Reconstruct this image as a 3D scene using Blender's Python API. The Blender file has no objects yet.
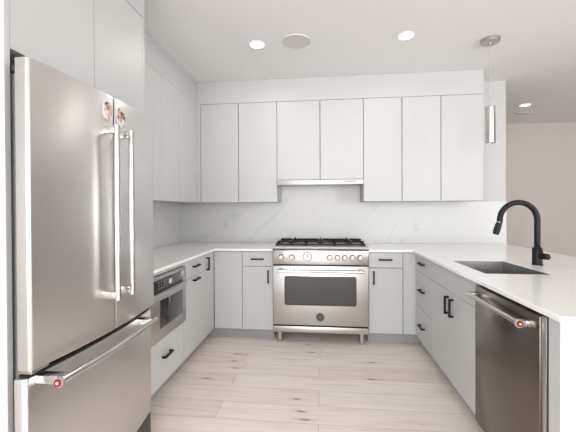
import bpy, bmesh, math, random
from mathutils import Vector, Matrix

S = bpy.context.scene
COL = S.collection
PI = math.pi
random.seed(4)

# ------------------------------------------------------------------ camera
def make_camera():
    yaw, pitch, roll, f = 0.1042, -0.0070, 0.0044, 331.30
    R0 = Vector((math.cos(yaw), math.sin(yaw), 0)); F0 = Vector((-math.sin(yaw), math.cos(yaw), 0)); U0 = Vector((0, 0, 1))
    cp, sp = math.cos(pitch), math.sin(pitch)
    F = cp * F0 + sp * U0; U1 = -sp * F0 + cp * U0
    cr, sr = math.cos(roll), math.sin(roll)
    R = cr * R0 - sr * U1; U = sr * R0 + cr * U1
    cam = bpy.data.cameras.new('camera'); o = bpy.data.objects.new('camera', cam); COL.objects.link(o)
    m = Matrix((R, U, -F)).transposed().to_4x4(); m.translation = (0.0344, -3.8736, 1.298)
    o.matrix_world = m
    cam.sensor_fit = 'HORIZONTAL'; cam.sensor_width = 36; cam.lens = f / 576 * 36
    cam.shift_x = -(288.78 - 288) / 576; cam.shift_y = (212.365 - 216) / 576
    cam.clip_start = 0.02
    S.camera = o
make_camera()

# ------------------------------------------------------------------ world, added daylight fill, exposure
S.view_settings.view_transform = 'Standard'; S.view_settings.look = 'None'
S.view_settings.gamma = 1.0; S.view_settings.use_curve_mapping = False
S.view_settings.exposure = 0.32

W = bpy.data.worlds.new('daylight'); S.world = W; W.use_nodes = True
bg = W.node_tree.nodes['Background']; bg.inputs[0].default_value = (0.86, 0.93, 1.0, 1); bg.inputs[1].default_value = 1.6

def area(name, loc, target, sx, sy, power, color=(1, 1, 1), spread=PI):
    l = bpy.data.lights.new(name, 'AREA'); l.shape = 'RECTANGLE'; l.size = sx; l.size_y = sy
    l.energy = power; l.color = color; l.spread = spread
    o = bpy.data.objects.new(name, l); COL.objects.link(o); o.location = loc
    d = Vector(target) - Vector(loc)
    o.rotation_euler = d.to_track_quat('-Z', 'Y').to_euler()
    return o
area('added_daylight_fill', (0.1, -9.93, 1.4), (-0.2, 0, 1.0), 3.0, 2.3, 140, (0.94, 0.975, 1.0))  # fill lamp added behind the camera as soft daylight
area('added_daylight_fill', (6.43, -7.4, 1.45), (0, -5.4, 1.7), 3.6, 2.2, 235, (0.94, 0.975, 1.0))  # unseen fill lamp added on the right for the left-hand faces
area('added_daylight_fill', (-1.64, -6.6, 1.45), (2.0, -4.5, 1.7), 3.6, 2.2, 85, (0.94, 0.975, 1.0))  # fill lamp added to brighten the right run and dishwasher

# ------------------------------------------------------------------ materials
def mat(name, col, rough=0.5, metal=0.0, spec=0.5, coat=0.0):
    m = bpy.data.materials.new(name); m.use_nodes = True
    b = m.node_tree.nodes['Principled BSDF']
    b.inputs['Base Color'].default_value = (*col, 1); b.inputs['Roughness'].default_value = rough
    b.inputs['Metallic'].default_value = metal; b.inputs['Specular IOR Level'].default_value = spec
    b.inputs['Coat Weight'].default_value = coat
    return m
def nodes(m): return m.node_tree.nodes, m.node_tree.links, m.node_tree.nodes['Principled BSDF']
def mapped(N, L, scale, coord='Object', rot=(0, 0, 0)):
    tc = N.new('ShaderNodeTexCoord'); mp = N.new('ShaderNodeMapping')
    mp.inputs['Scale'].default_value = scale; mp.inputs['Rotation'].default_value = rot
    L.new(tc.outputs[coord], mp.inputs['Vector']); return mp
def ramp(N, stops):
    r = N.new('ShaderNodeValToRGB'); e = r.color_ramp.elements
    while len(e) < len(stops): e.new(0.5)
    for k, (p, c) in enumerate(stops):
        e[k].position = p; e[k].color = (*c, 1) if len(c) == 3 else c
    return r
def mix(N, L, fac, a, b, mode='MIX'):
    x = N.new('ShaderNodeMix'); x.data_type = 'RGBA'; x.blend_type = mode
    for s, v in ((0, fac), (6, a), (7, b)):
        if hasattr(v, 'is_linked'): L.new(v, x.inputs[s])
        else: x.inputs[s].default_value = v if s == 0 else (*v, 1)
    return x.outputs[2]

def paint(name, col, rough=0.55):
    m = mat(name, col, rough, spec=0.35); N, L, b = nodes(m)
    n = N.new('ShaderNodeTexNoise'); n.inputs['Scale'].default_value = 240; n.inputs['Detail'].default_value = 2
    L.new(mapped(N, L, (1, 1, 1)).outputs[0], n.inputs['Vector'])
    bp = N.new('ShaderNodeBump'); bp.inputs['Strength'].default_value = 0.03; bp.inputs['Distance'].default_value = 0.002
    L.new(n.outputs[0], bp.inputs['Height']); L.new(bp.outputs[0], b.inputs['Normal'])
    return m
def steel(name, col, rough, scale, aniso=0.65, arot=0.25):
    m = mat(name, col, rough, 1.0); N, L, b = nodes(m)
    n = N.new('ShaderNodeTexNoise'); n.inputs['Scale'].default_value = 1; n.inputs['Detail'].default_value = 2
    L.new(mapped(N, L, scale).outputs[0], n.inputs['Vector'])
    mr = N.new('ShaderNodeMapRange'); mr.inputs['To Min'].default_value = rough * 0.98; mr.inputs['To Max'].default_value = rough * 1.02
    L.new(n.outputs[0], mr.inputs[0]); L.new(mr.outputs[0], b.inputs['Roughness'])
    if aniso:
        tg = N.new('ShaderNodeTangent'); tg.direction_type = 'RADIAL'; tg.axis = 'Z'
        L.new(tg.outputs[0], b.inputs['Tangent']); b.inputs['Anisotropic'].default_value = aniso; b.inputs['Anisotropic Rotation'].default_value = arot
    return m

M = {}
M['ceiling'] = paint('ceiling_paint', (0.83, 0.825, 0.82), 0.8)
M['wall'] = paint('white_wall_paint', (0.56, 0.55, 0.54), 0.7)
M['greige'] = paint('greige_wall_paint', (0.60, 0.535, 0.505), 0.7)
M['cab'] = paint('cabinet_lacquer', (0.545, 0.542, 0.536), 0.42)
M['cabin'] = paint('cabinet_carcass', (0.42, 0.41, 0.40), 0.6)
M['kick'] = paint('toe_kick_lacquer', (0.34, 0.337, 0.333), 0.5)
M['steel_v'] = steel('brushed_steel_vertical', (0.70, 0.68, 0.668), 0.34, (60, 60, 2), 0.6)
M['steel_h'] = steel('brushed_steel_horizontal', (0.57, 0.55, 0.535), 0.35, (2, 2, 60), 0)
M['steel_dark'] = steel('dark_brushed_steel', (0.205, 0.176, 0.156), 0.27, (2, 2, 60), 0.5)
M['steel_sink'] = steel('satin_sink_steel', (0.36, 0.355, 0.35), 0.45, (60, 60, 60), 0)
M['chrome'] = mat('polished_steel', (0.60, 0.59, 0.58), 0.15, 1.0)
M['hood'] = mat('satin_hood_steel', (0.56, 0.55, 0.54), 0.5, 1.0)
M['knob'] = mat('satin_knob_steel', (0.27, 0.245, 0.225), 0.24, 1.0)
M['nickel'] = steel('brushed_nickel', (0.50, 0.485, 0.47), 0.30, (200, 200, 3))
M['black'] = mat('matte_black_metal', (0.010, 0.0095, 0.0095), 0.45, 0.0, 0.25)
M['iron'] = mat('cast_iron', (0.014, 0.0135, 0.0135), 0.6, 0.0, 0.25)
M['dark'] = mat('dark_plastic', (0.04, 0.039, 0.038), 0.45)
M['greyplastic'] = mat('grey_case_paint', (0.25, 0.245, 0.24), 0.5)
M['darkglass'] = mat('black_glass', (0.035, 0.033, 0.032), 0.07, 0.0, 0.6)
M['ovenglass'] = mat('smoked_oven_glass', (0.050, 0.046, 0.042), 0.10, 0.0, 0.5)
M['red'] = mat('red_enamel', (0.27, 0.005, 0.010), 0.5)
M['white_plastic'] = mat('white_plastic', (0.78, 0.77, 0.75), 0.35)
M['outlet'] = mat('off_white_plastic', (0.62, 0.612, 0.60), 0.4)
M['glyph'] = mat('pale_print', (0.17, 0.168, 0.163), 0.5)
M['speaker'] = mat('speaker_mesh', (0.66, 0.645, 0.635), 0.8)
M['cord'] = mat('clear_cord', (0.72, 0.68, 0.66), 0.25); M['cord'].node_tree.nodes['Principled BSDF'].inputs['Transmission Weight'].default_value = 0.6

m = mat('white_quartz', (0.86, 0.85, 0.835), 0.16, 0.0, 0.5); N, L, b = nodes(m)
n = N.new('ShaderNodeTexNoise'); n.inputs['Scale'].default_value = 90; n.inputs['Detail'].default_value = 4
L.new(mapped(N, L, (1, 1, 1)).outputs[0], n.inputs['Vector'])
r = ramp(N, [(0.35, (0.895, 0.885, 0.87)), (0.6, (0.92, 0.91, 0.895))]); L.new(n.outputs[0], r.inputs[0]); L.new(r.outputs[0], b.inputs['Base Color'])
M['quartz'] = m

m = mat('veined_marble', (0.86, 0.85, 0.84), 0.4); N, L, b = nodes(m)
mp0 = mapped(N, L, (1, 1, 1), 'Object', (0, -0.62, 0))
mp = N.new('ShaderNodeMapping'); mp.inputs['Scale'].default_value = (1.5, 0.9, 0.42); L.new(mp0.outputs[0], mp.inputs['Vector'])
n1 = N.new('ShaderNodeTexNoise'); n1.inputs['Scale'].default_value = 1.15; n1.inputs['Detail'].default_value = 5; n1.inputs['Roughness'].default_value = 0.5; n1.inputs['Distortion'].default_value = 0.3
L.new(mp.outputs[0], n1.inputs['Vector'])
v1 = ramp(N, [(0.482, (0, 0, 0)), (0.498, (1, 1, 1)), (0.502, (1, 1, 1)), (0.518, (0, 0, 0))]); L.new(n1.outputs[0], v1.inputs[0])
n2 = N.new('ShaderNodeTexNoise'); n2.inputs['Scale'].default_value = 2.2; L.new(mp.outputs[0], n2.inputs['Vector'])
v2 = ramp(N, [(0.42, (0, 0, 0)), (0.66, (1, 1, 1))]); L.new(n2.outputs[0], v2.inputs[0])
mu = N.new('ShaderNodeMath'); mu.operation = 'MULTIPLY'; L.new(v1.outputs[0], mu.inputs[0]); L.new(v2.outputs[0], mu.inputs[1])
mu2 = N.new('ShaderNodeMath'); mu2.operation = 'MULTIPLY'; mu2.inputs[1].default_value = 0.5; L.new(mu.outputs[0], mu2.inputs[0])
L.new(mix(N, L, mu2.outputs[0], (0.63, 0.622, 0.61), (0.47, 0.485, 0.465)), b.inputs['Base Color'])
M['marble'] = m

m = mat('pale_oak_planks', (0.6, 0.5, 0.42), 0.42, 0.0, 0.35); N, L, b = nodes(m)
mp = mapped(N, L, (1, 1, 1)); 
br = N.new('ShaderNodeTexBrick'); br.offset = 0.37; br.offset_frequency = 2; br.inputs['Scale'].default_value = 1.0
br.inputs['Brick Width'].default_value = 1.75; br.inputs['Row Height'].default_value = 0.187; br.inputs['Mortar Size'].default_value = 0.0016
br.inputs['Mortar Smooth'].default_value = 0.2; br.inputs['Bias'].default_value = 0.0
br.inputs['Color1'].default_value = (0.0, 0.0, 0.0, 1); br.inputs['Color2'].default_value = (1, 1, 1, 1); br.inputs['Mortar'].default_value = (0.5, 0.5, 0.5, 1)
L.new(mp.outputs[0], br.inputs['Vector'])
tone = ramp(N, [(0.0, (0.79, 0.695, 0.615)), (0.5, (0.83, 0.74, 0.665)), (1.0, (0.85, 0.775, 0.71))]); L.new(br.outputs['Color'], tone.inputs[0])
# grain, shifted per plank
cmb = N.new('ShaderNodeCombineXYZ'); ms = N.new('ShaderNodeMath'); ms.operation = 'MULTIPLY'; ms.inputs[1].default_value = 37
L.new(br.outputs['Color'], ms.inputs[0]); L.new(ms.outputs[0], cmb.inputs[2])
va = N.new('ShaderNodeVectorMath'); va.operation = 'ADD'; L.new(mp.outputs[0], va.inputs[0]); L.new(cmb.outputs[0], va.inputs[1])
gm = N.new('ShaderNodeMapping'); gm.inputs['Scale'].default_value = (1.1, 13, 1); L.new(va.outputs[0], gm.inputs['Vector'])
g1 = N.new('ShaderNodeTexNoise'); g1.inputs['Scale'].default_value = 2.2; g1.inputs['Detail'].default_value = 7; g1.inputs['Roughness'].default_value = 0.62; g1.inputs['Distortion'].default_value = 0.35
L.new(gm.outputs[0], g1.inputs['Vector'])
gr = ramp(N, [(0.28, (0.81, 0.775, 0.745)), (0.50, (0.99, 0.985, 0.98)), (0.72, (1.07, 1.08, 1.09))]); L.new(g1.outputs[0], gr.inputs[0])
c1 = mix(N, L, 0.8, tone.outputs[0], gr.outputs[0], 'MULTIPLY')
# knots
km = N.new('ShaderNodeMapping'); km.inputs['Scale'].default_value = (0.55, 2.3, 1); L.new(mp.outputs[0], km.inputs['Vector'])
kn = N.new('ShaderNodeTexNoise'); kn.inputs['Scale'].default_value = 14; L.new(mp.outputs[0], kn.inputs['Vector'])
kadd = N.new('ShaderNodeVectorMath'); kadd.operation = 'MULTIPLY_ADD'; kadd.inputs[1].default_value = (0.03, 0.03, 0.0); L.new(kn.outputs['Color'], kadd.inputs[0]); L.new(km.outputs[0], kadd.inputs[2])
vo = N.new('ShaderNodeTexVoronoi'); vo.voronoi_dimensions = '2D'; vo.inputs['Scale'].default_value = 2.9; L.new(kadd.outputs[0], vo.inputs['Vector'])
kd = ramp(N, [(0.0, (1, 1, 1)), (0.03, (0.8, 0.8, 0.8)), (0.06, (0.18, 0.18, 0.18)), (0.16, (0, 0, 0))]); L.new(vo.outputs['Distance'], kd.inputs[0])
ks = N.new('ShaderNodeSeparateColor'); L.new(vo.outputs['Color'], ks.inputs[0])
kg = N.new('ShaderNodeMath'); kg.operation = 'GREATER_THAN'; kg.inputs[1].default_value = 0.66; L.new(ks.outputs[0], kg.inputs[0])
kk = N.new('ShaderNodeMath'); kk.operation = 'MULTIPLY'; L.new(kd.outputs[0], kk.inputs[0]); L.new(kg.outputs[0], kk.inputs[1])
c2 = mix(N, L, kk.outputs[0], c1, (0.20, 0.135, 0.10))
mo = N.new('ShaderNodeMath'); mo.operation = 'MULTIPLY'; mo.inputs[1].default_value = 0.55; L.new(br.outputs['Fac'], mo.inputs[0])
c3 = mix(N, L, mo.outputs[0], c2, (0.27, 0.20, 0.155))
L.new(c3, b.inputs['Base Color'])
bp = N.new('ShaderNodeBump'); bp.inputs['Strength'].default_value = 0.12; bp.inputs['Distance'].default_value = 0.002; L.new(g1.outputs[0], bp.inputs['Height']); L.new(bp.outputs[0], b.inputs['Normal'])
M['floor'] = m

def emis(name, col, s):
    m = bpy.data.materials.new(name); m.use_nodes = True; N = m.node_tree.nodes; N.clear()
    e = N.new('ShaderNodeEmission'); e.inputs[0].default_value = (*col, 1); e.inputs[1].default_value = s
    o = N.new('ShaderNodeOutputMaterial'); m.node_tree.links.new(e.outputs[0], o.inputs[0]); return m
M['lamp'] = emis('lamp_glow', (1.0, 0.97, 0.93), 3.5)

# ------------------------------------------------------------------ mesh helpers
class MB:
    def __init__(self): self.bm = bmesh.new(); self.bev = 0
    def box(self, x0, x1, y0, y1, z0, z1, bevel=0.0):
        t = bmesh.new(); bmesh.ops.create_cube(t, size=1)
        for v in t.verts: v.co = Vector(((x0 + x1) / 2 + v.co.x * abs(x1 - x0), (y0 + y1) / 2 + v.co.y * abs(y1 - y0), (z0 + z1) / 2 + v.co.z * abs(z1 - z0)))
        if bevel: bmesh.ops.bevel(t, geom=t.edges[:], offset=bevel, segments=2, affect='EDGES', profile=0.5)
        return self.add(t)
    def add(self, t):
        me = bpy.data.meshes.new('tmp'); t.to_mesh(me); t.free(); self.bm.from_mesh(me); bpy.data.meshes.remove(me); return self
    def lathe(self, origin, axis, prof, seg=32):      # prof: (radius, height along axis); closed with caps where radius > 0
        a = Vector(axis).normalized(); u = a.orthogonal().normalized(); w = a.cross(u); o = Vector(origin); t = self.bm; rings = []
        for r, h in prof:
            if r < 1e-6: rings.append([t.verts.new(o + a * h)])
            else: rings.append([t.verts.new(o + a * h + (u * math.cos(2 * PI * k / seg) + w * math.sin(2 * PI * k / seg)) * r) for k in range(seg)])
        for A, B in zip(rings, rings[1:]):
            for k in range(seg):
                k2 = (k + 1) % seg
                if len(A) == 1 and len(B) == 1: continue
                if len(A) == 1: t.faces.new((A[0], B[k2], B[k]))
                elif len(B) == 1: t.faces.new((A[k], A[k2], B[0]))
                else: t.faces.new((A[k], A[k2], B[k2], B[k]))
        if len(rings[0]) > 1: t.faces.new(list(reversed(rings[0])))
        if len(rings[-1]) > 1: t.faces.new(rings[-1])
        return self
    def cyl(self, p0, p1, r, seg=24, bevel=0.0):
        p0, p1 = Vector(p0), Vector(p1); d = (p1 - p0); h = d.length
        pr = [(r, 0), (r, h)] if not bevel else [(r - bevel, 0), (r, bevel), (r, h - bevel), (r - bevel, h)]
        return self.lathe(p0, d, pr, seg)
    def tube(self, pts, r, seg=16, flat=None):         # flat=(ru, rw): elliptic section
        pts = [Vector(p) for p in pts]; t = self.bm; rings = []; up = None
        for i, p in enumerate(pts):
            d = (pts[min(i + 1, len(pts) - 1)] - pts[max(i - 1, 0)]).normalized()
            if up is None: up = d.orthogonal().normalized()
            up = (up - d * up.dot(d)).normalized(); w = d.cross(up)
            ru, rw = flat if flat else (r, r)
            rings.append([t.verts.new(p + up * math.cos(2 * PI * k / seg) * ru + w * math.sin(2 * PI * k / seg) * rw) for k in range(seg)])
        for A, B in zip(rings, rings[1:]):
            for k in range(seg): t.faces.new((A[k], A[(k + 1) % seg], B[(k + 1) % seg], B[k]))
        t.faces.new(list(reversed(rings[0]))); t.faces.new(rings[-1]); return self
    def prism(self, poly, lo, hi, axis='z', bevel=0.0):
        t = bmesh.new()
        def P(a, b, h): return {'z': (a, b, h), 'y': (a, h, b), 'x': (h, a, b)}[axis]
        A = [t.verts.new(P(a, b, lo)) for a, b in poly]; B = [t.verts.new(P(a, b, hi)) for a, b in poly]; n = len(poly)
        t.faces.new(A); t.faces.new(list(reversed(B)))
        for k in range(n): t.faces.new((A[k], B[k], B[(k + 1) % n], A[(k + 1) % n]))
        bmesh.ops.recalc_face_normals(t, faces=t.faces[:])
        if bevel:
            es = [e for e in t.edges if abs((P(0, 0, 1)[0]) * (e.verts[0].co.x - e.verts[1].co.x) + P(0, 0, 1)[1] * (e.verts[0].co.y - e.verts[1].co.y) + P(0, 0, 1)[2] * (e.verts[0].co.z - e.verts[1].co.z)) < 1e-6]
            bmesh.ops.bevel(t, geom=es, offset=bevel, segments=2, affect='EDGES', profile=0.5)
        return self.add(t)
    def grid(self, xs, ys, z0, z1, keep):              # slab on a grid with missing cells (cut-outs)
        t = self.bm; V = {}
        def v(i, j, z):
            k = (i, j, z)
            if k not in V: V[k] = t.verts.new((xs[i], ys[j], z))
            return V[k]
        cells = {(i, j) for i in range(len(xs) - 1) for j in range(len(ys) - 1) if keep((xs[i] + xs[i + 1]) / 2, (ys[j] + ys[j + 1]) / 2)}
        for i, j in cells:
            t.faces.new((v(i, j, z1), v(i + 1, j, z1), v(i + 1, j + 1, z1), v(i, j + 1, z1)))
            t.faces.new((v(i, j, z0), v(i, j + 1, z0), v(i + 1, j + 1, z0), v(i + 1, j, z0)))
            for (a, b2), (p, q) in {(-1, 0): ((i, j + 1), (i, j)), (1, 0): ((i + 1, j), (i + 1, j + 1)), (0, -1): ((i, j), (i + 1, j)), (0, 1): ((i + 1, j + 1), (i, j + 1))}.items():
                if (i + a, j + b2) not in cells: t.faces.new((v(*p, z0), v(*q, z0), v(*q, z1), v(*p, z1)))
        return self
    def rot(self, deg, axis, about):
        bmesh.ops.rotate(self.bm, verts=self.bm.verts[:], cent=about, matrix=Matrix.Rotation(math.radians(deg), 3, axis)); return self

def root_loc(o):
    while o.parent: o = o.parent
    return Vector(o.location)
def part(name, mb, mt, parent, smooth=True, bevel=0.0, label=None):
    bm = mb.bm; loc = root_loc(parent)
    bmesh.ops.translate(bm, verts=bm.verts[:], vec=-loc)
    bmesh.ops.recalc_face_normals(bm, faces=bm.faces[:])
    o = link(name, bm, mt, smooth, bevel); o.parent = parent
    if label: o['label'] = label
    return o
def link(name, bm, mt, smooth, bevel):
    me = bpy.data.meshes.new(name); bm.to_mesh(me); bm.free()
    me.materials.append(M[mt] if isinstance(mt, str) else mt)
    o = bpy.data.objects.new(name, me); COL.objects.link(o)
    if smooth:
        for p in me.polygons: p.use_smooth = True
        me.set_sharp_from_angle(angle=math.radians(32))
    if bevel:
        b = o.modifiers.new('bevel', 'BEVEL'); b.width = bevel; b.segments = 2; b.limit_method = 'ANGLE'; b.angle_limit = math.radians(40)
    return o
def solo(name, mb, mt, label, cat, loc=None, smooth=True, bevel=0.0, group=None):
    bm = mb.bm
    if loc is None:
        xs = [v.co for v in bm.verts]; loc = ((min(c.x for c in xs) + max(c.x for c in xs)) / 2, (min(c.y for c in xs) + max(c.y for c in xs)) / 2, min(c.z for c in xs))
    bmesh.ops.translate(bm, verts=bm.verts[:], vec=-Vector(loc)); bmesh.ops.recalc_face_normals(bm, faces=bm.faces[:])
    o = link(name, bm, mt, smooth, bevel); o.location = loc; o['label'] = label; o['category'] = cat
    if group: o['group'] = group
    return o
def thing(name, label, cat, loc, group=None):
    o = bpy.data.objects.new(name, None); COL.objects.link(o); o.location = loc; o.empty_display_size = 0.1
    o['label'] = label; o['category'] = cat
    if group: o['group'] = group
    return o
def struct(name, mb, mt, smooth=False, bevel=0.0):
    bmesh.ops.recalc_face_normals(mb.bm, faces=mb.bm.faces[:])
    o = link(name, mb.bm, mt, smooth, bevel); o['kind'] = 'structure'; return o
def text_mesh(s, size, mw, extr=0.0006):
    c = bpy.data.curves.new('txt', 'FONT'); c.body = s; c.size = size; c.extrude = extr; c.align_x = 'CENTER'; c.align_y = 'CENTER'
    o = bpy.data.objects.new('txt', c); COL.objects.link(o)
    bpy.context.view_layer.update()
    me = bpy.data.meshes.new_from_object(o.evaluated_get(bpy.context.evaluated_depsgraph_get()))
    bpy.data.objects.remove(o); bpy.data.curves.remove(c)
    mb = MB(); mb.bm.from_mesh(me); bpy.data.meshes.remove(me); bmesh.ops.transform(mb.bm, matrix=mw, verts=mb.bm.verts[:]); return mb

# ------------------------------------------------------------------ key dimensions (metres)
XL, XR, YB, YU = -1.07, 0.903, -0.62, -0.345     # door faces: left run, right run, back run, back uppers
XUL = -1.345                                        # left upper door faces
WL, WE = -1.70, 2.03                                # left wall, free end of the back wall
H = 2.704
CT, CB = 0.914, 0.892                               # countertop top / underside
UB, UT = 1.385, 2.461                               # uppers bottom / top
YN = -10.0; XE = 6.5; YF = 1.96

# ------------------------------------------------------------------ setting
struct('floor', MB().box(WL - .1, XE + .1, YN - .1, YF + .1, -0.1, 0), 'floor')
struct('ceiling', MB().box(WL - .1, XE + .1, YN - .1, YF + .1, H, H + 0.1), 'ceiling')
struct('wall_back', MB().box(WL, WE, 0, 0.12, 0, H), 'wall')
struct('wall_far', MB().box(WL, XE, YF, YF + .1, 0, H), 'greige')
def wall_with_hole(name, axis, pos, lo, hi, a0, a1, z0, z1, mt):
    us = [lo, a0, a1, hi]; zs = [0, z0, z1, H]; mb = MB()
    for i in range(3):
        for j in range(3):
            if i == 1 and j == 1: continue
            if axis == 'y': mb.box(us[i], us[i + 1], pos, pos + (-.1 if pos < 0 else .1), zs[j], zs[j + 1])
            else: mb.box(pos, pos + (.1 if pos > 0 else -.1), us[i], us[i + 1], zs[j], zs[j + 1])
    struct(name, mb, mt)
wall_with_hole('wall_front', 'y', YN, WL, XE, -1.45, 1.65, 0.2, 2.6, 'wall')
wall_with_hole('wall_right', 'x', XE, YN, YF, -9.2, -5.6, 0.3, 2.5, 'wall')
wall_with_hole('wall_left', 'x', WL, YN, YF, -8.4, -4.8, 0.3, 2.5, 'wall')
mb = MB()
for y in (-8.4, -7.22, -6.02, -4.84): mb.box(WL - .07, WL - .02, y, y + .04, .3, 2.5)
for z in (.3, 2.46): mb.box(WL - .065, WL - .025, -8.4, -4.8, z, z + .04)
struct('unseen_window_3', mb, 'white_plastic')  # unseen window, added to lighten the right-hand fronts
mb = MB()
for x in (-1.45, -0.45, 0.61, 1.61): mb.box(x, x + .04, YN - .07, YN - .02, .2, 2.6)
for z in (.2, 2.56): mb.box(-1.45, 1.65, YN - .065, YN - .025, z, z + .04)
struct('unseen_window_1', mb, 'white_plastic')  # unseen window behind the camera, added to let fill light in
mb = MB()
for y in (-9.2, -8.02, -6.82, -5.64): mb.box(XE + .02, XE + .07, y, y + .04, .3, 2.5)
for z in (.3, 2.46): mb.box(XE + .025, XE + .065, -9.2, -5.6, z, z + .04)
struct('unseen_window_2', mb, 'white_plastic')  # unseen window on the right, added for fill light and steel reflections

# marble behind the counters
solo('backsplash', MB().prism([(WL + .016, CT), (WE - .001, CT), (WE - .001, 1.386), (.452, 1.386), (.452, 1.615), (-.458, 1.615), (-.458, 1.386), (WL + .016, 1.386)], -0.015, -0.0005, 'y'), 'marble', 'white marble backsplash with faint grey veins across the back wall', 'backsplash', smooth=False)
solo('backsplash', MB().box(WL + .0005, WL + .015, -1.90, -0.0005, CT, 1.40), 'marble', 'white marble backsplash on the side wall beside the refrigerator', 'backsplash', smooth=False)

# ------------------------------------------------------------------ cabinets
def pull(parent, c, along, out, length=0.125, proj=0.032, t=0.0135):
    c, a, o = Vector(c), Vector(along), Vector(out); mb = MB()
    def bx(p, q):
        lo = [min(p[i], q[i]) for i in range(3)]; hi = [max(p[i], q[i]) for i in range(3)]
        mb.box(lo[0], hi[0], lo[1], hi[1], lo[2], hi[2], 0.0012)
    s = a.cross(o); h = length / 2
    bx(c - a * h + o * (proj - t) - s * (t / 2), c + a * h + o * proj + s * (t / 2))
    for k in (-1, 1):
        p = c + a * (k * (h - t / 2)); bx(p - a * (t / 2) - s * (t / 2), p + a * (t / 2) + o * (proj - t * .5) + s * (t / 2))
    return part('handle', mb, 'black', parent, label='matte black bar pull')
def front(name, parent, face, u0, u1, z0, z1, gap=0.0016, thick=0.020, mt='cab'):
    """door or drawer front on a run; face = (axis, plane, outward sign); u along the other horizontal axis"""
    ax, pl, sg = face; mb = MB(); a, c = sorted((pl, pl - sg * thick))
    if ax == 'y': mb.box(u0 + gap, u1 - gap, a, c, z0 + gap, z1 - gap, 0.0012)
    else: mb.box(a, c, u0 + gap, u1 - gap, z0 + gap, z1 - gap, 0.0012)
    return part(name, mb, mt, parent, smooth=False)
def carcass(parent, x0, x1, y0, y1, z0, z1, open_face, top=True, t=0.018, mt='cab'):
    mb = MB()
    if open_face in ('-y', '+y'):
        mb.box(x0, x0 + t, y0, y1, z0, z1).box(x1 - t, x1, y0, y1, z0, z1)
        mb.box(x0 + t, x1 - t, *( (y1 - t, y1) if open_face == '-y' else (y0, y0 + t)), z0, z1)
        yy = (y0, y1 - t) if open_face == '-y' else (y0 + t, y1)
        mb.box(x0 + t, x1 - t, *yy, z0, z0 + t)
        if top: mb.box(x0 + t, x1 - t, *yy, z1 - t, z1)
    else:
        mb.box(x0, x1, y0, y0 + t, z0, z1).box(x0, x1, y1 - t, y1, z0, z1)
        mb.box(*((x1 - t, x1) if open_face == '-x' else (x0, x0 + t)), y0 + t, y1 - t, z0, z1)
        xx = (x0, x1 - t) if open_face == '-x' else (x0 + t, x1)
        mb.box(*xx, y0 + t, y1 - t, z0, z0 + t)
        if top: mb.box(*xx, y0 + t, y1 - t, z1 - t, z1)
    return part('body', mb, mt, parent, smooth=False)
KZ = 0.105; DT = 0.884; DL = 0.738      # toe-kick height, top of fronts, drawer line
G = 0.003                                # shadow gap behind fronts
FB = ('y', YB, -1); FL = ('x', XL, 1); FR = ('x', XR, -1)
gB = 'base cabinets of the kitchen'

# back run
c = thing('base_cabinet', 'blind corner base cabinet with one tall handleless door left of the range', 'cabinet', (-0.92, -0.31, 0), gB)
carcass(c, XL + .022, -0.7795, YB + .020 + G, -0.018, KZ, CB - .001, '-y')
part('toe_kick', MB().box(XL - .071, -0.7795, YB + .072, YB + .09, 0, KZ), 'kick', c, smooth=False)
front('door', c, FB, XL + .002, -0.7785, KZ, DT, 0.0025)
c = thing('base_cabinet', 'narrow base cabinet with drawer and door touching the left side of the range', 'cabinet', (-0.62, -0.31, 0), gB)
carcass(c, -0.7785, -0.466, YB + .020 + G, -0.018, KZ, CB - .001, '-y')
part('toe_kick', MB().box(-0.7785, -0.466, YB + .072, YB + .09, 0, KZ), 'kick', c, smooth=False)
d = front('drawer', c, FB, -0.7785, -0.466, DL, DT, 0.0025); pull(d, (-0.62, YB, 0.812), (1, 0, 0), (0, -1, 0))
d = front('door', c, FB, -0.7785, -0.466, KZ, DL, 0.0025); pull(d, (-0.512, YB, 0.637), (0, 0, 1), (0, -1, 0))
c = thing('base_cabinet', 'narrow base cabinet with drawer and door touching the right side of the range', 'cabinet', (0.68, -0.31, 0), gB)
carcass(c, 0.466, 0.787, YB + .020 + G, -0.018, KZ, CB - .001, '-y')
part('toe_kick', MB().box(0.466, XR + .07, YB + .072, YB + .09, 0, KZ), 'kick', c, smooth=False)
d = front('drawer', c, FB, 0.466, 0.787, DL, DT, 0.0025); pull(d, (0.622, YB, 0.818), (1, 0, 0), (0, -1, 0))
d = front('door', c, FB, 0.466, 0.787, KZ, DL, 0.0025); pull(d, (0.512, YB, 0.643), (0, 0, 1), (0, -1, 0))
part('filler_strip', MB().box(0.7895, XR + .018, YB, YB + .02, KZ + .0025, DT), 'cab', c, smooth=False)

# left run (fronts face +x)
c = thing('base_cabinet', 'slim base cabinet with one door and upright pull in the left corner', 'cabinet', (-1.38, -0.75, 0), gB)
carcass(c, WL + .018, XL - .020 - G, -0.868, -0.622, KZ, CB - .001, '+x')
part('toe_kick', MB().box(XL - .09, XL - .072, -0.868, -0.55, 0, KZ), 'kick', c, smooth=False)
d = front('door', c, FL, -0.868, -0.6225, KZ, DT); pull(d, (XL, -0.833, 0.792), (0, 0, 1), (1, 0, 0))
c = thing('base_cabinet', 'left base cabinet with shallow drawer above a tall front, beside the microwave', 'cabinet', (-1.38, -1.11, 0), gB)
carcass(c, WL + .018, XL - .020 - G, -1.360, -0.868, KZ, CB - .001, '+x')
part('toe_kick', MB().box(XL - .09, XL - .072, -1.360, -0.868, 0, KZ), 'kick', c, smooth=False)
d = front('drawer', c, FL, -1.360, -0.868, DL, DT); pull(d, (XL, -1.112, 0.822), (0, 1, 0), (1, 0, 0))
d = front('door', c, FL, -1.360, -0.868, KZ, DL); pull(d, (XL, -1.112, 0.706), (0, 1, 0), (1, 0, 0))
YM = -1.925
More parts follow.
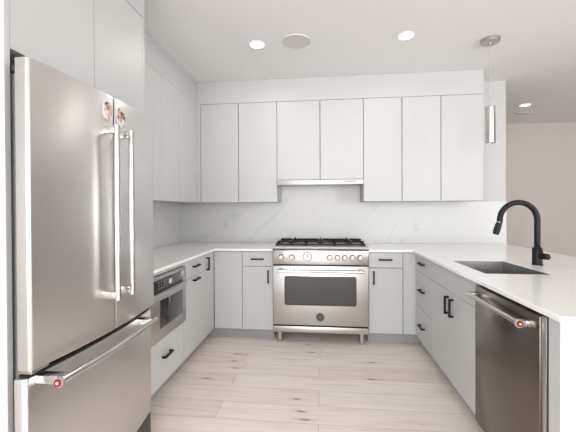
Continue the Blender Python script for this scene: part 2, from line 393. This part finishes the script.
c = thing('base_cabinet', 'base cabinet with one deep drawer carrying the built-in microwave beside the refrigerator', 'cabinet', (-1.38, -1.64, 0), gB)
mb = MB().box(WL + .018, XL - .023, -1.378, -1.3605, KZ, CB - .001).box(WL + .018, XL - .023, YM, YM + .018, KZ, CB - .001)
mb.box(WL + .018, XL - .023, YM + .018, -1.378, KZ, KZ + .018).box(WL + .018, XL - .023, YM + .018, -1.378, .405, .425).box(WL + .018, WL + .03, YM + .018, -1.378, KZ + .018, CB - .001)
part('body', mb, 'cab', c, smooth=False)
part('toe_kick', MB().box(XL - .09, XL - .072, YM, -1.360, 0, KZ), 'kick', c, smooth=False)
d = front('drawer', c, FL, YM, -1.3605, KZ, 0.428); pull(d, (XL, -1.655, 0.292), (0, 1, 0), (1, 0, 0))
front('top_rail', c, FL, YM, -1.3605, 0.864, DT)

# right run (fronts face -x)
YW1, YW2 = -1.870, -2.478
c = thing('base_cabinet', 'right base cabinet with a stack of three drawers nearest the back corner', 'cabinet', (1.2, -0.86, 0), gB)
carcass(c, XR + .020 + G, 1.51, -1.100, -0.622, KZ, CB - .001, '-x')
part('toe_kick', MB().box(XR + .072, XR + .09, -1.100, -0.55, 0, KZ), 'kick', c, smooth=False)
for z0, z1, hz in ((0.730, DT, 0.815), (0.409, 0.730, 0.575), (KZ, 0.409, 0.257)):
    d = front('drawer', c, FR, -1.100, -0.6225, z0, z1); pull(d, (XR, -0.848, hz), (0, 1, 0), (-1, 0, 0))
c = thing('base_cabinet', 'sink base cabinet with two doors and paired black pulls beside the dishwasher', 'cabinet', (1.2, -1.49, 0), gB)
carcass(c, XR + .020 + G, 1.51, YW1 + .002, -1.100, KZ, CB - .001, '-x', top=False)
part('toe_kick', MB().box(XR + .072, XR + .09, YW1 + .002, -1.100, 0, KZ), 'kick', c, smooth=False)
front('false_front', c, FR, YW1 + .002, -1.100, 0.730, DT)
d = front('door', c, FR, -1.4965, -1.100, KZ, 0.730); pull(d, (XR, -1.455, 0.629), (0, 0, 1), (-1, 0, 0))
d = front('door', c, FR, YW1 + .002, -1.4965, KZ, 0.730); pull(d, (XR, -1.539, 0.629), (0, 0, 1), (-1, 0, 0))
c = thing('peninsula_panel', 'pale panelled end of the peninsula beside the dishwasher', 'panel', (1.3, -2.52, 0))
part('end_panel', MB().box(XR, 1.51, -2.556, -2.492, 0, CB - .001, 0.001), 'cab', c, smooth=False)
part('back_panel', MB().box(1.5115, 1.535, -2.556, -0.016, 0, CB - .001, 0.001), 'cab', c, smooth=False)

# countertops
xs = [WL + .016, XL + .022, -0.461]; ys = [-1.928, YB - .025, -0.016]
solo('countertop', MB().grid(xs, ys, CB, CT, lambda x, y: x < XL + .022 or y > YB - .025), 'quartz', 'white quartz countertop over the left cabinets and microwave, up to the range', 'countertop', bevel=0.002)
SX0, SX1, SY0, SY1 = 0.993, 1.356, -1.790, -1.278
xs = [0.461, XR - .032, SX0, SX1, WE]; ys = [-2.604, SY0, SY1, YB - .025, -0.016]
def keep(x, y):
    if x < XR - .032 and y < YB - .025: return False
    return not (SX0 < x < SX1 and SY0 < y < SY1)
solo('countertop', MB().grid(xs, ys, CB, CT, keep), 'quartz', 'white quartz countertop of the peninsula with the sink cut into it', 'countertop', bevel=0.002)

# uppers
FU = ('y', YU, -1); FUL = ('x', XUL, 1)
def upper(label, x0, x1, splits, zb, kinds='door'):
    c = thing('wall_cabinet', label, 'cabinet', ((x0 + x1) / 2, -0.17, zb), 'wall cabinets')
    carcass(c, x0 + .0005, x1 - .0005, YU + .020 + G, -0.016, zb, UT, '-y')
    e = [x0] + splits + [x1]
    for a, b2 in zip(e, e[1:]): front('door', c, FU, a, b2, zb - .002, UT, 0.0032)
    return c
c = upper('two-door wall cabinet in the back left corner, left of the range hood', -1.308, -0.459, [-0.881], UB)
part('filler_strip', MB().box(XUL - .018, -1.3095, YU, YU + .02, UB - .002, UT), 'cab', c, smooth=False)
upper('short two-door wall cabinet directly above the range hood', -0.459, 0.453, [0.001], 1.622)
upper('two-door wall cabinet immediately right of the range hood', 0.453, 1.230, [0.844], UB)
upper('single-door wall cabinet at the right end of the back wall, behind the pendant', 1.230, 1.643, [], UB)
def upper_left(label, y0, y1, splits):
    c = thing('wall_cabinet', label, 'cabinet', (-1.52, (y0 + y1) / 2, UB), 'wall cabinets')
    carcass(c, WL + .016, XUL - .020 - G, y0 + .0005, y1 - .0005, UB, UT, '+x')
    e = [y0] + splits + [y1]
    for a, b2 in zip(e, e[1:]): front('door', c, FUL, a, b2, UB - .002, UT, 0.0012)
upper_left('wall cabinet on the left wall nearest the back corner', -0.810, -0.3455, [])
upper_left('wall cabinet on the left wall between refrigerator and corner cabinet', -1.905, -0.811, [-1.480, -1.148])
# filler boards up to the ceiling
struct('trim_1', MB().box(XUL + .001, 1.643, YU, YU + .02, UT + .0004, H - .0005).box(1.625, 1.643, YU + .02, -0.0005, UT + .0004, H - .0005), 'cab')
struct('trim_2', MB().box(XUL - .02, XUL, -1.905, YU, UT + .0004, H - .0005), 'cab')

# refrigerator surround
FZ, FT = 1.878, 2.488
c = thing('wall_cabinet', 'deep two-door cabinet above the refrigerator with tall side panels down beside it', 'cabinet', (-1.38, -2.36, FZ), 'wall cabinets')
carcass(c, WL + .002, XL - .020 - G, -2.8035, -1.929, FZ, FT, '+x')
part('side_panel', MB().box(WL + .001, XL + .001, -2.826, -2.804, 0, H - .001, 0.001), 'cab', c, smooth=False)
part('side_panel', MB().box(WL + .016, XL + .001, -1.9285, -1.908, CT + .001, H - .001, 0.001), 'cab', c, smooth=False)
for a, b2 in ((-2.803, -2.365), (-2.365, -1.929)): front('door', c, FL, a, b2, FZ - .002, FT, 0.0016)
struct('trim_3', MB().box(XL - .02, XL, -2.803, -1.929, FT + .003, H - .0005), 'cab')

# ------------------------------------------------------------------ refrigerator
XF = -0.950; BOW = 0.033; YC = -2.4465; HW = 0.4115
def bowx(y, dx=0.0): return XF - dx + BOW * (1 - ((y - YC) / HW) ** 2)
def bowed(y0, y1, xb, r0=0.012, r1=0.012, n=18, dx=0.0):
    pts = []; bowx = lambda y: globals()['bowx'](y, dx)
    if r0:
        for k in range(5):
            a = k / 4 * PI / 2; pts.append((bowx(y0 + r0) - r0 + r0 * math.sin(a), y0 + r0 - r0 * math.cos(a)))
    else: pts.append((bowx(y0), y0))
    for k in range(1, n): 
        y = y0 + r0 + (y1 - y0 - r0 - r1) * k / n; pts.append((bowx(y), y))
    if r1:
        for k in range(5):
            a = k / 4 * PI / 2; pts.append((bowx(y1 - r1) - r1 + r1 * math.cos(a), y1 - r1 + r1 * math.sin(a)))
    else: pts.append((bowx(y1), y1))
    return pts + [(xb, y1), (xb, y0)]
Y0, Y1 = YC - HW, YC + HW
fr = thing('refrigerator', 'large stainless french-door refrigerator with bottom freezer drawer', 'refrigerator', (-1.3, YC, 0))
part('case', MB().box(-1.66, -1.026, -2.790, -2.050, 0.03, 1.795, 0.004).box(-1.64, -1.06, -2.77, -2.07, 0, 0.03), 'greyplastic', fr, label='grey painted case')
part('gasket', MB().box(-1.026, -0.996, -2.815, -2.058, 0.15, 1.79), 'dark', fr, smooth=False)
dl = part('door', MB().prism(bowed(Y0, YC - .0045, -0.996, 0.012, 0.003), 0.756, 1.817, 'z', 0.003), 'steel_v', fr)
dr = part('door', MB().prism(bowed(YC + .0045, Y1, -0.996, 0.003, 0.012), 0.756, 1.817, 'z', 0.003), 'steel_v', fr)
fd = part('freezer_drawer', MB().prism(bowed(Y0, Y1, -1.010, 0.014, 0.014, dx=0.020), 0.135, 0.727, 'z', 0.004), 'steel_v', fr)
part('drawer_gap_shade', MB().prism(bowed(Y0 + .012, Y1 - .012, -1.005, 0.004, 0.004, dx=0.028), 0.7275, 0.7365, 'z'), 'black', fr)  # black strip giving the gap over the freezer drawer its shade
part('grille', MB().prism([(-0.968, -2.82), (-0.945, -2.44), (-0.968, -2.06), (-0.975, -2.04), (-1.03, -2.04), (-1.03, -2.84), (-0.975, -2.84)], 0.0, 0.128, 'z', 0.004), 'dark', fr)
part('seam_shade', MB().box(-0.996, -0.930, YC - .0043, YC + .0043, 0.76, 1.80), 'black', fr, smooth=False)  # black strip set in the door seam so it reads as dark shade
part('center_hinge', MB().box(-1.0, -0.956, Y0 + .012, Y0 + .085, 0.740, 0.754, .002), 'nickel', fr)
for a in (-2.80, -2.175): part('hinge_cover', MB().box(-1.12, -1.0, a, a + .10, 1.796, 1.822, 0.004), 'dark', fr)
def fridge_handle(door, y):
    hb = MB(); x = -0.868
    hb.tube([(x, y, 0.905), (x, y, 1.674)], 0.011, 20, flat=(0.013, 0.0155))
    h = part('handle', hb, 'chrome', door)
    for z in (0.925, 1.655):
        p = MB().box(bowx(y) - .002, x + .006, y - .012, y + .012, z - .016, z + .016, 0.004)
        part('handle_post', p, 'chrome', h)
fridge_handle(dl, -2.500); fridge_handle(dr, -2.392)
zh = 0.712; hb = MB(); pts = []
for k in range(25):
    y = -2.836 + .66 * k / 24; q = (y + 2.506) / .33
    pts.append((-0.868 + 0.016 * (1 - q * q), y, zh))
hb.tube(pts, 0.0135, 20); h = part('handle', hb, 'chrome', fd)
for y in (-2.805, -2.205):
    q = (y + 2.506) / .33
    part('handle_post', MB().box(bowx(y, .020) - .004, -0.866 + 0.016 * (1 - q * q), y - .018, y + .018, zh - .015, zh + .015, 0.004), 'chrome', h)
def medallion(parent, c, axis, r):
    a = Vector(axis).normalized(); c = Vector(c)
    part('end_cap', MB().lathe(c - a * .012, a, [(r * 1.22, 0), (r * 1.28, .003), (r * 1.28, .011), (r * 1.2, .013)], 32), 'hood', parent)
    part('medallion', MB().lathe(c, a, [(r, 0), (r, .003), (r * .92, .0045), (r * .9, .0045)], 32), 'red', parent, label='red end medallion')
    part('emblem', MB().lathe(c + a * .0045, a, [(r * .34, 0), (r * .34, .0008)], 20), 'white_plastic', parent)
medallion(h, (-0.868, -2.836, zh), (0, -1, 0), 0.0140)
# magnets on the doors
def print_mat(name, stops, seed):
    m = mat(name, (0.5, 0.5, 0.5), 0.4); N, L, b = nodes(m)
    mp = mapped(N, L, (1, 1, 1)); mp.inputs['Location'].default_value = (seed, seed * 2, seed)
    n = N.new('ShaderNodeTexNoise'); n.inputs['Scale'].default_value = 38; n.inputs['Detail'].default_value = 1.5; n.inputs['Distortion'].default_value = 0.4
    L.new(mp.outputs[0], n.inputs['Vector']); r = ramp(N, stops); r.color_ramp.interpolation = 'CONSTANT'
    L.new(n.outputs[0], r.inputs[0]); L.new(r.outputs[0], b.inputs['Base Color']); return m
M['print_pink'] = print_mat('pink_picture_print', [(0, (0.10, 0.05, 0.045)), (0.36, (0.42, 0.25, 0.22)), (0.45, (0.55, 0.36, 0.32)), (0.53, (0.68, 0.56, 0.53)), (0.62, (0.75, 0.73, 0.72))], 3.1)
M['print_cream'] = print_mat('cream_picture_print', [(0, (0.09, 0.055, 0.035)), (0.40, (0.30, 0.17, 0.12)), (0.46, (0.58, 0.42, 0.34)), (0.53, (0.66, 0.64, 0.54)), (0.62, (0.74, 0.73, 0.68))], 7.7)
def magnet(y, z, w, hh, outline, face, label):
    x = bowx(y) + .0005; t = thing('fridge_magnet', label, 'magnet', (x, y, z - hh / 2), 'fridge magnets')
    ang = -math.degrees(math.atan(-2 * BOW * (y - YC) / HW ** 2))
    for name, k, x0, x1, mt in (('backing', 1.0, x, x + .003, 'white_plastic'), ('picture', 0.95, x + .003, x + .004, face)):
        mb = MB().prism([(y + a * w * k, z + b2 * hh * k) for a, b2 in outline], x0, x1, 'x'); mb.rot(ang, 'Z', (x, y, z)); part(name, mb, mt, t, smooth=False)
magnet(-2.492, 1.742, 0.056, 0.082, [(-.48, -.30), (-.30, -.46), (.30, -.50), (.50, -.42), (.48, .40), (.30, .50), (-.34, .46), (-.50, .30)], 'print_pink', 'small pink and white picture magnet on the left refrigerator door')
magnet(-2.397, 1.735, 0.066, 0.092, [(-.50, -.12), (-.34, -.34), (-.05, -.40), (.16, -.50), (.40, -.44), (.50, -.10), (.46, .34), (.20, .50), (-.28, .48), (-.48, .30)], 'print_cream', 'small cream and brown picture magnet on the right refrigerator door')

# ------------------------------------------------------------------ microwave drawer
mw = thing('microwave', 'built-in stainless microwave drawer with bowed lip under the left counter', 'microwave', (-1.35, -1.643, 0.43))
X0 = XL + .024
part('case', MB().box(-1.60, XL - .002, YM + .022, -1.382, .427, .858), 'dark', mw, smooth=False)
mb = MB().prism([(-1.3615, .431), (-1.3615, .862), (YM + .002, .862), (YM + .002, .431)], XL - .001, X0 - .006, 'x', 0.003)
part('trim_frame', mb, 'steel_h', mw)
part('door_panel', MB().box(X0 - .006, X0, YM + .004, -1.364, .433, .730, 0.004), 'steel_h', mw)
cp = part('control_panel', MB().box(X0 - .006, X0 - .001, YM + .06, -1.428, .762, .840, 0.001), 'darkglass', mw)
for i in range(9):
    for j in range(3):
        if i in (4, 5): continue
        part('button', MB().box(X0 - .001, X0 + .0002, -1.80 + i * .036, -1.782 + i * .036, .780 + j * .018, .786 + j * .018), 'glyph', cp, smooth=False)
part('display', MB().box(X0 - .001, X0 + .0003, -1.65, -1.605, .784, .818), 'outlet', cp, smooth=False)
part('recess', MB().box(X0 - .006, X0 - .003, YM + .06, -1.428, .731, .762), 'black', mw, smooth=False)
part('frame_strip', MB().box(X0 - .006, X0 + .004, YM + .004, -1.364, .842, .860, 0.002), 'steel_h', mw)
part('side_strip', MB().box(X0 - .006, X0 + .002, -1.426, -1.364, .764, .840, 0.002), 'steel_h', mw)
part('side_strip', MB().box(X0 - .006, X0 + .002, YM + .004, YM + .058, .764, .840, 0.002), 'steel_h', mw)
pts = [(X0 - .004, YM + .006), (X0 - .004, -1.364)]
arc = []
for k in range(21):
    y = -1.352 - (YM * -1 - 1.352 - .004) * k / 20; q = 2 * k / 20 - 1; arc.append((X0 + .004 + .040 * (1 - q * q), y))
part('handle', MB().prism(pts + arc, .714, .754, 'z', 0.006), 'hood', mw)
gl = part('window', MB().box(X0, X0 + .0025, -1.782, -1.428, .512, .700, 0.001), 'darkglass', mw)
part('divider', MB().box(X0 + .0025, X0 + .0035, -1.698, -1.688, .512, .700), 'black', gl, smooth=False)
part('lettering', text_mesh('KitchenAid', 0.022, Matrix.Translation((X0 + .003, -1.60, .530)) @ Matrix(((0, 0, 1), (1, 0, 0), (0, 1, 0))).to_4x4()), 'glyph', gl, smooth=False)

# ------------------------------------------------------------------ range
rg = thing('range', 'wide stainless gas range with six burners and smoked oven window', 'range', (0, -0.35, 0))
RF = -0.680
part('body', MB().box(-.457, .457, RF + .04, -0.03, .107, .908, .002), 'steel_h', rg, smooth=False)
part('skirt', MB().box(-.457, .457, RF + .012, RF + .04, .107, .165, .003), 'steel_h', rg)
od = part('oven_door', MB().prism([(-.457, .184), (.457, .184), (.457, .757), (-.457, .757)], RF, RF + .038, 'y', .004), 'steel_h', rg)
w = .345; rr = .02; poly = []
for cx, cz, a0 in ((w - rr, .659 - rr, 0), (-w + rr, .659 - rr, 90), (-w + rr, .376 + rr, 180), (w - rr, .376 + rr, 270)):
    for k in range(5):
        a = math.radians(a0 + k * 22.5); poly.append((cx + rr * math.cos(a), cz + rr * math.sin(a)))
inner = [(x * .965, .5175 + (z - .5175) * .93) for x, z in poly]
wf = part('window_frame', MB().prism(poly, RF - .003, RF + .002, 'y', .001), 'dark', od)
part('window', MB().prism(inner, RF - .0045, RF + .001, 'y'), 'ovenglass', od)
hb = MB().tube([(-.398, RF - .055, .716), (.398, RF - .055, .716)], .0135, 20); h = part('handle', hb, 'chrome', od)
for x in (-.378, .378):
    part('handle_post', MB().lathe((x, RF + .001, .716), (0, -1, 0), [(.02, 0), (.015, .012), (.014, .055)], 20), 'chrome', h)
for x in (-.400, .398): part('end_cap', MB().lathe((x, RF - .055, .716), (1, 0, 0), [(.0165, 0), (.0175, .002), (.0175, .010), (.0165, .012)], 20) if x > 0 else MB().lathe((x, RF - .055, .716), (-1, 0, 0), [(.0165, -.010), (.0175, -.008), (.0175, .0), (.0165, .002)], 20), 'chrome', h)
bd = part('badge', MB().lathe((0, RF + .001, .266), (0, -1, 0), [(.040, 0), (.040, .004), (.037, .006), (.034, .005)], 32), 'dark', od, label='round dark badge with a letter emblem')
part('badge_ring', MB().lathe((0, RF - .005, .266), (0, -1, 0), [(.0335, 0), (.0335, .001), (.031, .001), (.031, 0)], 32), 'knob', bd)
part('badge_face', MB().lathe((0, RF - .005, .266), (0, -1, 0), [(.030, 0), (.030, .0012)], 32), 'dark', bd)
part('lettering', text_mesh('B', 0.044, Matrix.Translation((0, RF - .0068, .266)) @ Matrix(((1, 0, 0), (0, 0, -1), (0, 1, 0))).to_4x4()), 'glyph', bd, smooth=False)
pan = part('control_panel', MB().box(-.457, .457, RF - .004, RF + .04, .772, .908, .003), 'steel_h', rg)
def knob(x, z, r, dep):
    k = part('knob', MB().lathe((x, RF - .004, z), (0, -1, 0), [(r * 1.2, 0), (r * 1.2, .006), (r, .008), (r, dep - .003), (r * .9, dep), (r * .3, dep)], 28), 'knob', rg)
    part('pointer', MB().box(x - r * .16, x + r * .16, RF - .004 - dep - .004, RF - .004 - dep + .001, z - r * .85, z + r * .85, .001), 'nickel', k)
    part('marking', MB().box(x - .003, x + .003, RF - .0048, RF - .0038, z + r * 1.2 + .010, z + r * 1.2 + .017), 'dark', k, smooth=False)
for x in (-.375, -.270, .092, .164, .235, .307, .378): knob(x, .842, .0245, .036)
di = part('dial', MB().lathe((-.121, RF - .004, .850), (0, -1, 0), [(.046, 0), (.046, .010), (.043, .013), (.039, .012), (.039, .010)], 36), 'knob', rg)
part('dial_face', MB().lathe((-.121, RF - .0135, .850), (0, -1, 0), [(.038, 0), (.038, .002)], 36), 'white_plastic', di)
part('dial_needle', MB().box(-.123, -.119, RF - .0172, RF - .0155, .842, .880), 'red', di, smooth=False)
part('gap_shade', MB().box(-.455, .455, RF + .003, RF + .039, .756, .773), 'black', rg, smooth=False)  # black strip standing in for the shade in the gap above the door
part('gap_shade', MB().box(-.455, .455, RF + .014, RF + .039, .1655, .1845), 'black', rg, smooth=False)  # same for the gap below the door, shade put in as black
# bull-nosed front lip and cooktop
pf = [(RF - .008, .914), (RF - .016, .920), (RF - .020, .930), (RF - .016, .941), (RF - .006, .948), (-0.03, .948), (-0.03, .910), (RF, .910)]
part('cooktop', MB().prism(pf, -.459, .459, 'x', 0), 'steel_h', rg)
part('back_trim', MB().box(-.457, .457, -0.055, -0.02, .949, .962, .002), 'steel_h', rg)
for gx in (-.288, 0, .288):
    mb = MB(); hw = .141; ya, yb = -.615, -.070; t = .0075
    for x in (-hw, hw): mb.box(gx + x - t, gx + x + t, ya, yb, .953, .966, .001)
    for y in (ya, (ya + yb) / 2, yb): mb.box(gx - hw, gx + hw, y - t, y + t, .953, .966, .001)
    for cy in (ya + (yb - ya) * .25, ya + (yb - ya) * .75):
        for sg in (-1, 1):
            mb.box(gx + sg * .030, gx + sg * hw, cy - t * .8, cy + t * .8, .968, .984, .001)
            mb.box(gx + sg * hw - t * 1.4, gx + sg * hw + t * 1.4, cy - t, cy + t, .956, .981, .001)
            mb.box(gx - t * .8, gx + t * .8, cy + sg * .030, cy + sg * .136, .968, .984, .001)
            mb.box(gx - t, gx + t, cy + sg * .130, cy + sg * .142, .956, .981, .001)
    for x in (-hw, hw):
        for y in (ya, (ya + yb) / 2, yb): mb.box(gx + x - .008, gx + x + .008, y - .008, y + .008, .949, .966, .001)
    part('grate', mb, 'iron', rg, smooth=False, label='black cast-iron grate')
    for cy in (ya + (yb - ya) * .25, ya + (yb - ya) * .75):
        bu = part('burner', MB().lathe((gx, cy, .948), (0, 0, 1), [(.052, 0), (.048, .010), (.036, .014)], 28), 'nickel', rg)
        part('burner_cap', MB().lathe((gx, cy, .962), (0, 0, 1), [(.036, 0), (.038, .003), (.034, .009), (.0, .010)], 28), 'iron', bu, label='black burner cap')
for x in (-.398, .400):
    for y in (-.615, -.12):
        part('foot', MB().lathe((x, y, 0), (0, 0, 1), [(.024, 0), (.027, .004), (.027, .03), (.024, .034), (.024, .1075)], 24), 'chrome', rg)

# range hood
hd = thing('range_hood', 'slim stainless slide-out range hood under the short cabinet', 'range hood', (0, -0.2, 1.575))
part('body', MB().box(-.452, .446, -0.335, -0.03, 1.578, 1.619), 'steel_h', hd, smooth=False)
fp = part('front_panel', MB().box(-.455, .449, -0.378, -0.336, 1.566, 1.614, .002), 'hood', hd)
part('filter', MB().box(-.42, .415, -0.32, -0.05, 1.574, 1.578), 'nickel', hd, smooth=False)
for i in range(6): part('button', MB().lathe((.262 + i * .021, -.378, 1.594), (0, -1, 0), [(.0065, 0), (.0065, .002)], 12), 'dark', fp)

# ------------------------------------------------------------------ dishwasher
dw = thing('dishwasher', 'dark stainless dishwasher with a towel bar handle under the peninsula', 'dishwasher', (1.2, -2.17, 0))
part('tub', MB().box(XR + .03, 1.50, YW2 + .004, YW1 - .004, .10, .875), 'dark', dw, smooth=False)
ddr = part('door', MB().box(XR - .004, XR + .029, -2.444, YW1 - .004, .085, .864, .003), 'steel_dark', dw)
part('side_trim', MB().box(XR + .002, XR + .029, YW2 + .004, -2.446, .085, .868, .002), 'steel_h', dw)
part('gap_shade', MB().box(XR + .006, XR + .029, -2.4915, YW2 + .0035, .085, .878), 'black', dw, smooth=False)  # black strip put in to darken the gap beside the end panel
part('kick_plate', MB().box(XR + .05, XR + .07, YW2 + .004, YW1 - .004, 0, .10), 'dark', dw, smooth=False)
xb = XR - .055; zb = .819
h = part('handle', MB().tube([(xb, -1.898, zb), (xb, -2.402, zb)], .0125, 20), 'chrome', ddr)
for y in (-1.918, -2.385): part('handle_post', MB().box(xb, XR - .002, y - .016, y + .016, zb - .014, zb + .014, .004), 'chrome', h)
medallion(h, (xb, -2.402, zb), (0, -1, 0), 0.0140)

# ------------------------------------------------------------------ sink and faucet
sk = thing('sink', 'rectangular undermount stainless sink set into the white peninsula counter', 'sink', (1.18, -1.53, 0.68))
x0, x1, y0, y1, zt, zb = SX0 + .003, SX1 - .003, SY0 + .003, SY1 - .003, CT - .001, .700
mb = MB(); t = .0015
mb.box(x0 - t, x0, y0, y1, zb, zt).box(x1, x1 + t, y0, y1, zb, zt).box(x0 - t, x1 + t, y0 - t, y0, zb, zt).box(x0 - t, x1 + t, y1, y1 + t, zb, zt).box(x0 - t, x1 + t, y0 - t, y1 + t, zb - t, zb)
part('bowl', mb, 'steel_sink', sk, smooth=False)
part('drain', MB().lathe(((x0 + x1) / 2 + .06, (y0 + y1) / 2, zb), (0, 0, 1), [(.045, 0), (.045, .002), (.036, .003), (.030, .001), (.0, .001)], 28), 'chrome', sk)

fx, fy = 1.497, -1.430
fa = thing('faucet', 'matte black gooseneck pull-down faucet standing behind the sink', 'faucet', (fx, fy, CT))
part('base', MB().lathe((fx, fy, CT), (0, 0, 1), [(.033, 0), (.033, .004), (.030, .006), (.030, .112), (.027, .118), (.0195, .120)], 32), 'black', fa)
pts = [(fx, fy, CT + .115)] + [(fx, fy, CT + .12 + .03 * k) for k in range(0, 7)]
ra = .1215; zc = 1.222
pts = [p for p in pts if p[2] < zc - .005]
for k in range(0, 21):
    a = PI * k / 20; pts.append((fx - ra + ra * math.cos(a), fy, zc + ra * math.sin(a)))
pts.append((fx - 2 * ra - .002, fy, zc - .02))
part('spout', MB().tube(pts, .0185, 20), 'black', fa)
hx = fx - 2 * ra; ax = Vector((-.30, 0, -1)).normalized()
sh = part('spray_head', MB().lathe((hx - .002, fy, zc - .014), ax, [(.0165, 0), (.0175, .006), (.0195, .02), (.0205, .075), (.0185, .088), (.012, .090)], 28), 'black', fa)
part('collar', MB().lathe((hx - .002, fy, zc - .012), ax, [(.0175, 0), (.0182, .003), (.0175, .006)], 28), 'chrome', fa, label='thin bright collar ring')
for s in (.024, .044, .064):
    p = Vector((hx - .002, fy, zc - .014)) + ax * s + Vector((-.0185, -.004, .005))
    part('spray_button', MB().box(p.x - .006, p.x + .006, p.y - .007, p.y + .007, p.z - .006, p.z + .006, .002), 'black', sh)
hdv = Vector((.25, -.97, 0)).normalized(); p0 = Vector((fx, fy, .978)) + hdv * .024
lv = part('lever', MB().lathe(p0, hdv, [(.019, 0), (.0205, .004), (.0205, .056), (.018, .059)], 28), 'black', fa)
part('lever_pin', MB().tube([p0 + hdv * .022 + Vector((0, 0, .012)), p0 + hdv * .020 + Vector((-.012, 0, .050)), p0 + hdv * .014 + Vector((-.028, 0, .085))], .005, 12), 'black', lv)

# ------------------------------------------------------------------ outlets
def outlet(x, z, label):
    o = thing('wall_outlet', label, 'outlet', (x, -0.016, z - .057), 'wall outlets')
    part('cover_plate', MB().box(x - .035, x + .035, -0.020, -0.0155, z - .057, z + .057, .0015), 'outlet', o)
    for s in (-.02, .02):
        r = part('receptacle', MB().box(x - .016, x + .016, -0.0215, -0.0195, z + s - .014, z + s + .014, .001), 'outlet', o)
        for dx in (-.006, .006): part('slot', MB().box(x + dx - .0012, x + dx + .0012, -0.0220, -0.0212, z + s - .004, z + s + .006), 'greyplastic', r, smooth=False)
outlet(-1.100, 1.112, 'white outlet on the marble left of the range, below the corner cabinet')
outlet(1.086, 1.108, 'white outlet on the marble right of the range, nearer the sink')

# ------------------------------------------------------------------ ceiling fittings
def downlight(x, y, label, r=.062, power=4.5):
    t = thing('ceiling_light', label, 'light', (x, y, H - .006), 'recessed ceiling lights')
    part('trim_ring', MB().lathe((x, y, H - .0002), (0, 0, -1), [(r + .012, 0), (r + .010, .004), (r, .006), (r - .003, .0045), (r - .003, 0)], 40), 'white_plastic', t)
    part('diffuser', MB().lathe((x, y, H - .0003), (0, 0, -1), [(r - .003, 0), (r - .003, .003)], 40), 'lamp', t)
    l = bpy.data.lights.new('lamp', 'AREA'); l.shape = 'DISK'; l.size = r * 2; l.energy = power; l.color = (1.0, 0.965, 0.92)
    o = bpy.data.objects.new('lamp', l); COL.objects.link(o); o.parent = t; o.location = (0, 0, -.008)
downlight(-.521, -1.095, 'left recessed ceiling light over the kitchen, beside the round speaker', power=3.4)
downlight(.703, -1.102, 'right recessed ceiling light over the kitchen, left of the pendant', power=2.0)
downlight(2.750, .924, 'distant recessed ceiling light beyond the end of the back wall', power=2)
for x, y, w in ((-.521, -6.6, 'left over the dining end'), (.703, -6.6, 'right over the dining end'), (2.75, -6.0, 'over the living area')):
    downlight(x, y, 'unseen fill light added in the ceiling, ' + w, power=4)  # fill lights behind the camera, added to even out the lighting
sp = thing('ceiling_speaker', 'round grey speaker grille set in the ceiling between the two lights', 'speaker', (-.189, -1.10, H - .006))
part('rim', MB().lathe((-.189, -1.10, H - .0002), (0, 0, -1), [(.128, 0), (.127, .004), (.120, .006), (.116, .003), (.116, 0)], 48), 'white_plastic', sp)
part('grille', MB().lathe((-.189, -1.10, H - .0003), (0, 0, -1), [(.1155, 0), (.1155, .0035), (.0, .0045)], 48), 'speaker', sp)

px, py = 1.412, -0.965
pd = thing('pendant_light', 'slim brushed-nickel cylinder pendant hanging over the peninsula', 'light', (px, py, 1.845))
part('canopy', MB().lathe((px, py, H - .0003), (0, 0, -1), [(.072, 0), (.072, .026), (.069, .030), (.012, .030), (.010, .042), (.006, .044)], 40), 'nickel', pd)
part('cord', MB().tube([(px, py, H - .04), (px, py, 2.150)], .0022, 10), 'cord', pd)
part('shade', MB().lathe((px, py, 1.845), (0, 0, 1), [(.030, .004), (.033, .004), (.034, 0), (.0375, 0), (.0375, .298), (.034, .301), (.010, .301), (.008, .309)], 40), 'nickel', pd)
part('lens', MB().lathe((px, py, 1.850), (0, 0, 1), [(.0325, 0), (.0325, .003)], 32), 'dark', pd)

vt = thing('ceiling_vent', 'small slim slotted vent in the ceiling behind the distant recessed light', 'vent', (2.947, 1.32, H - .006))
part('frame', MB().grid([2.84, 2.855, 3.04, 3.055], [1.28, 1.295, 1.345, 1.36], H - .006, H - .0003, lambda x, y: not (2.855 < x < 3.04 and 1.295 < y < 1.345)), 'white_plastic', vt, smooth=False)
part('slot', MB().box(2.855, 3.04, 1.295, 1.345, H - .003, H - .0004), 'greyplastic', vt, smooth=False)
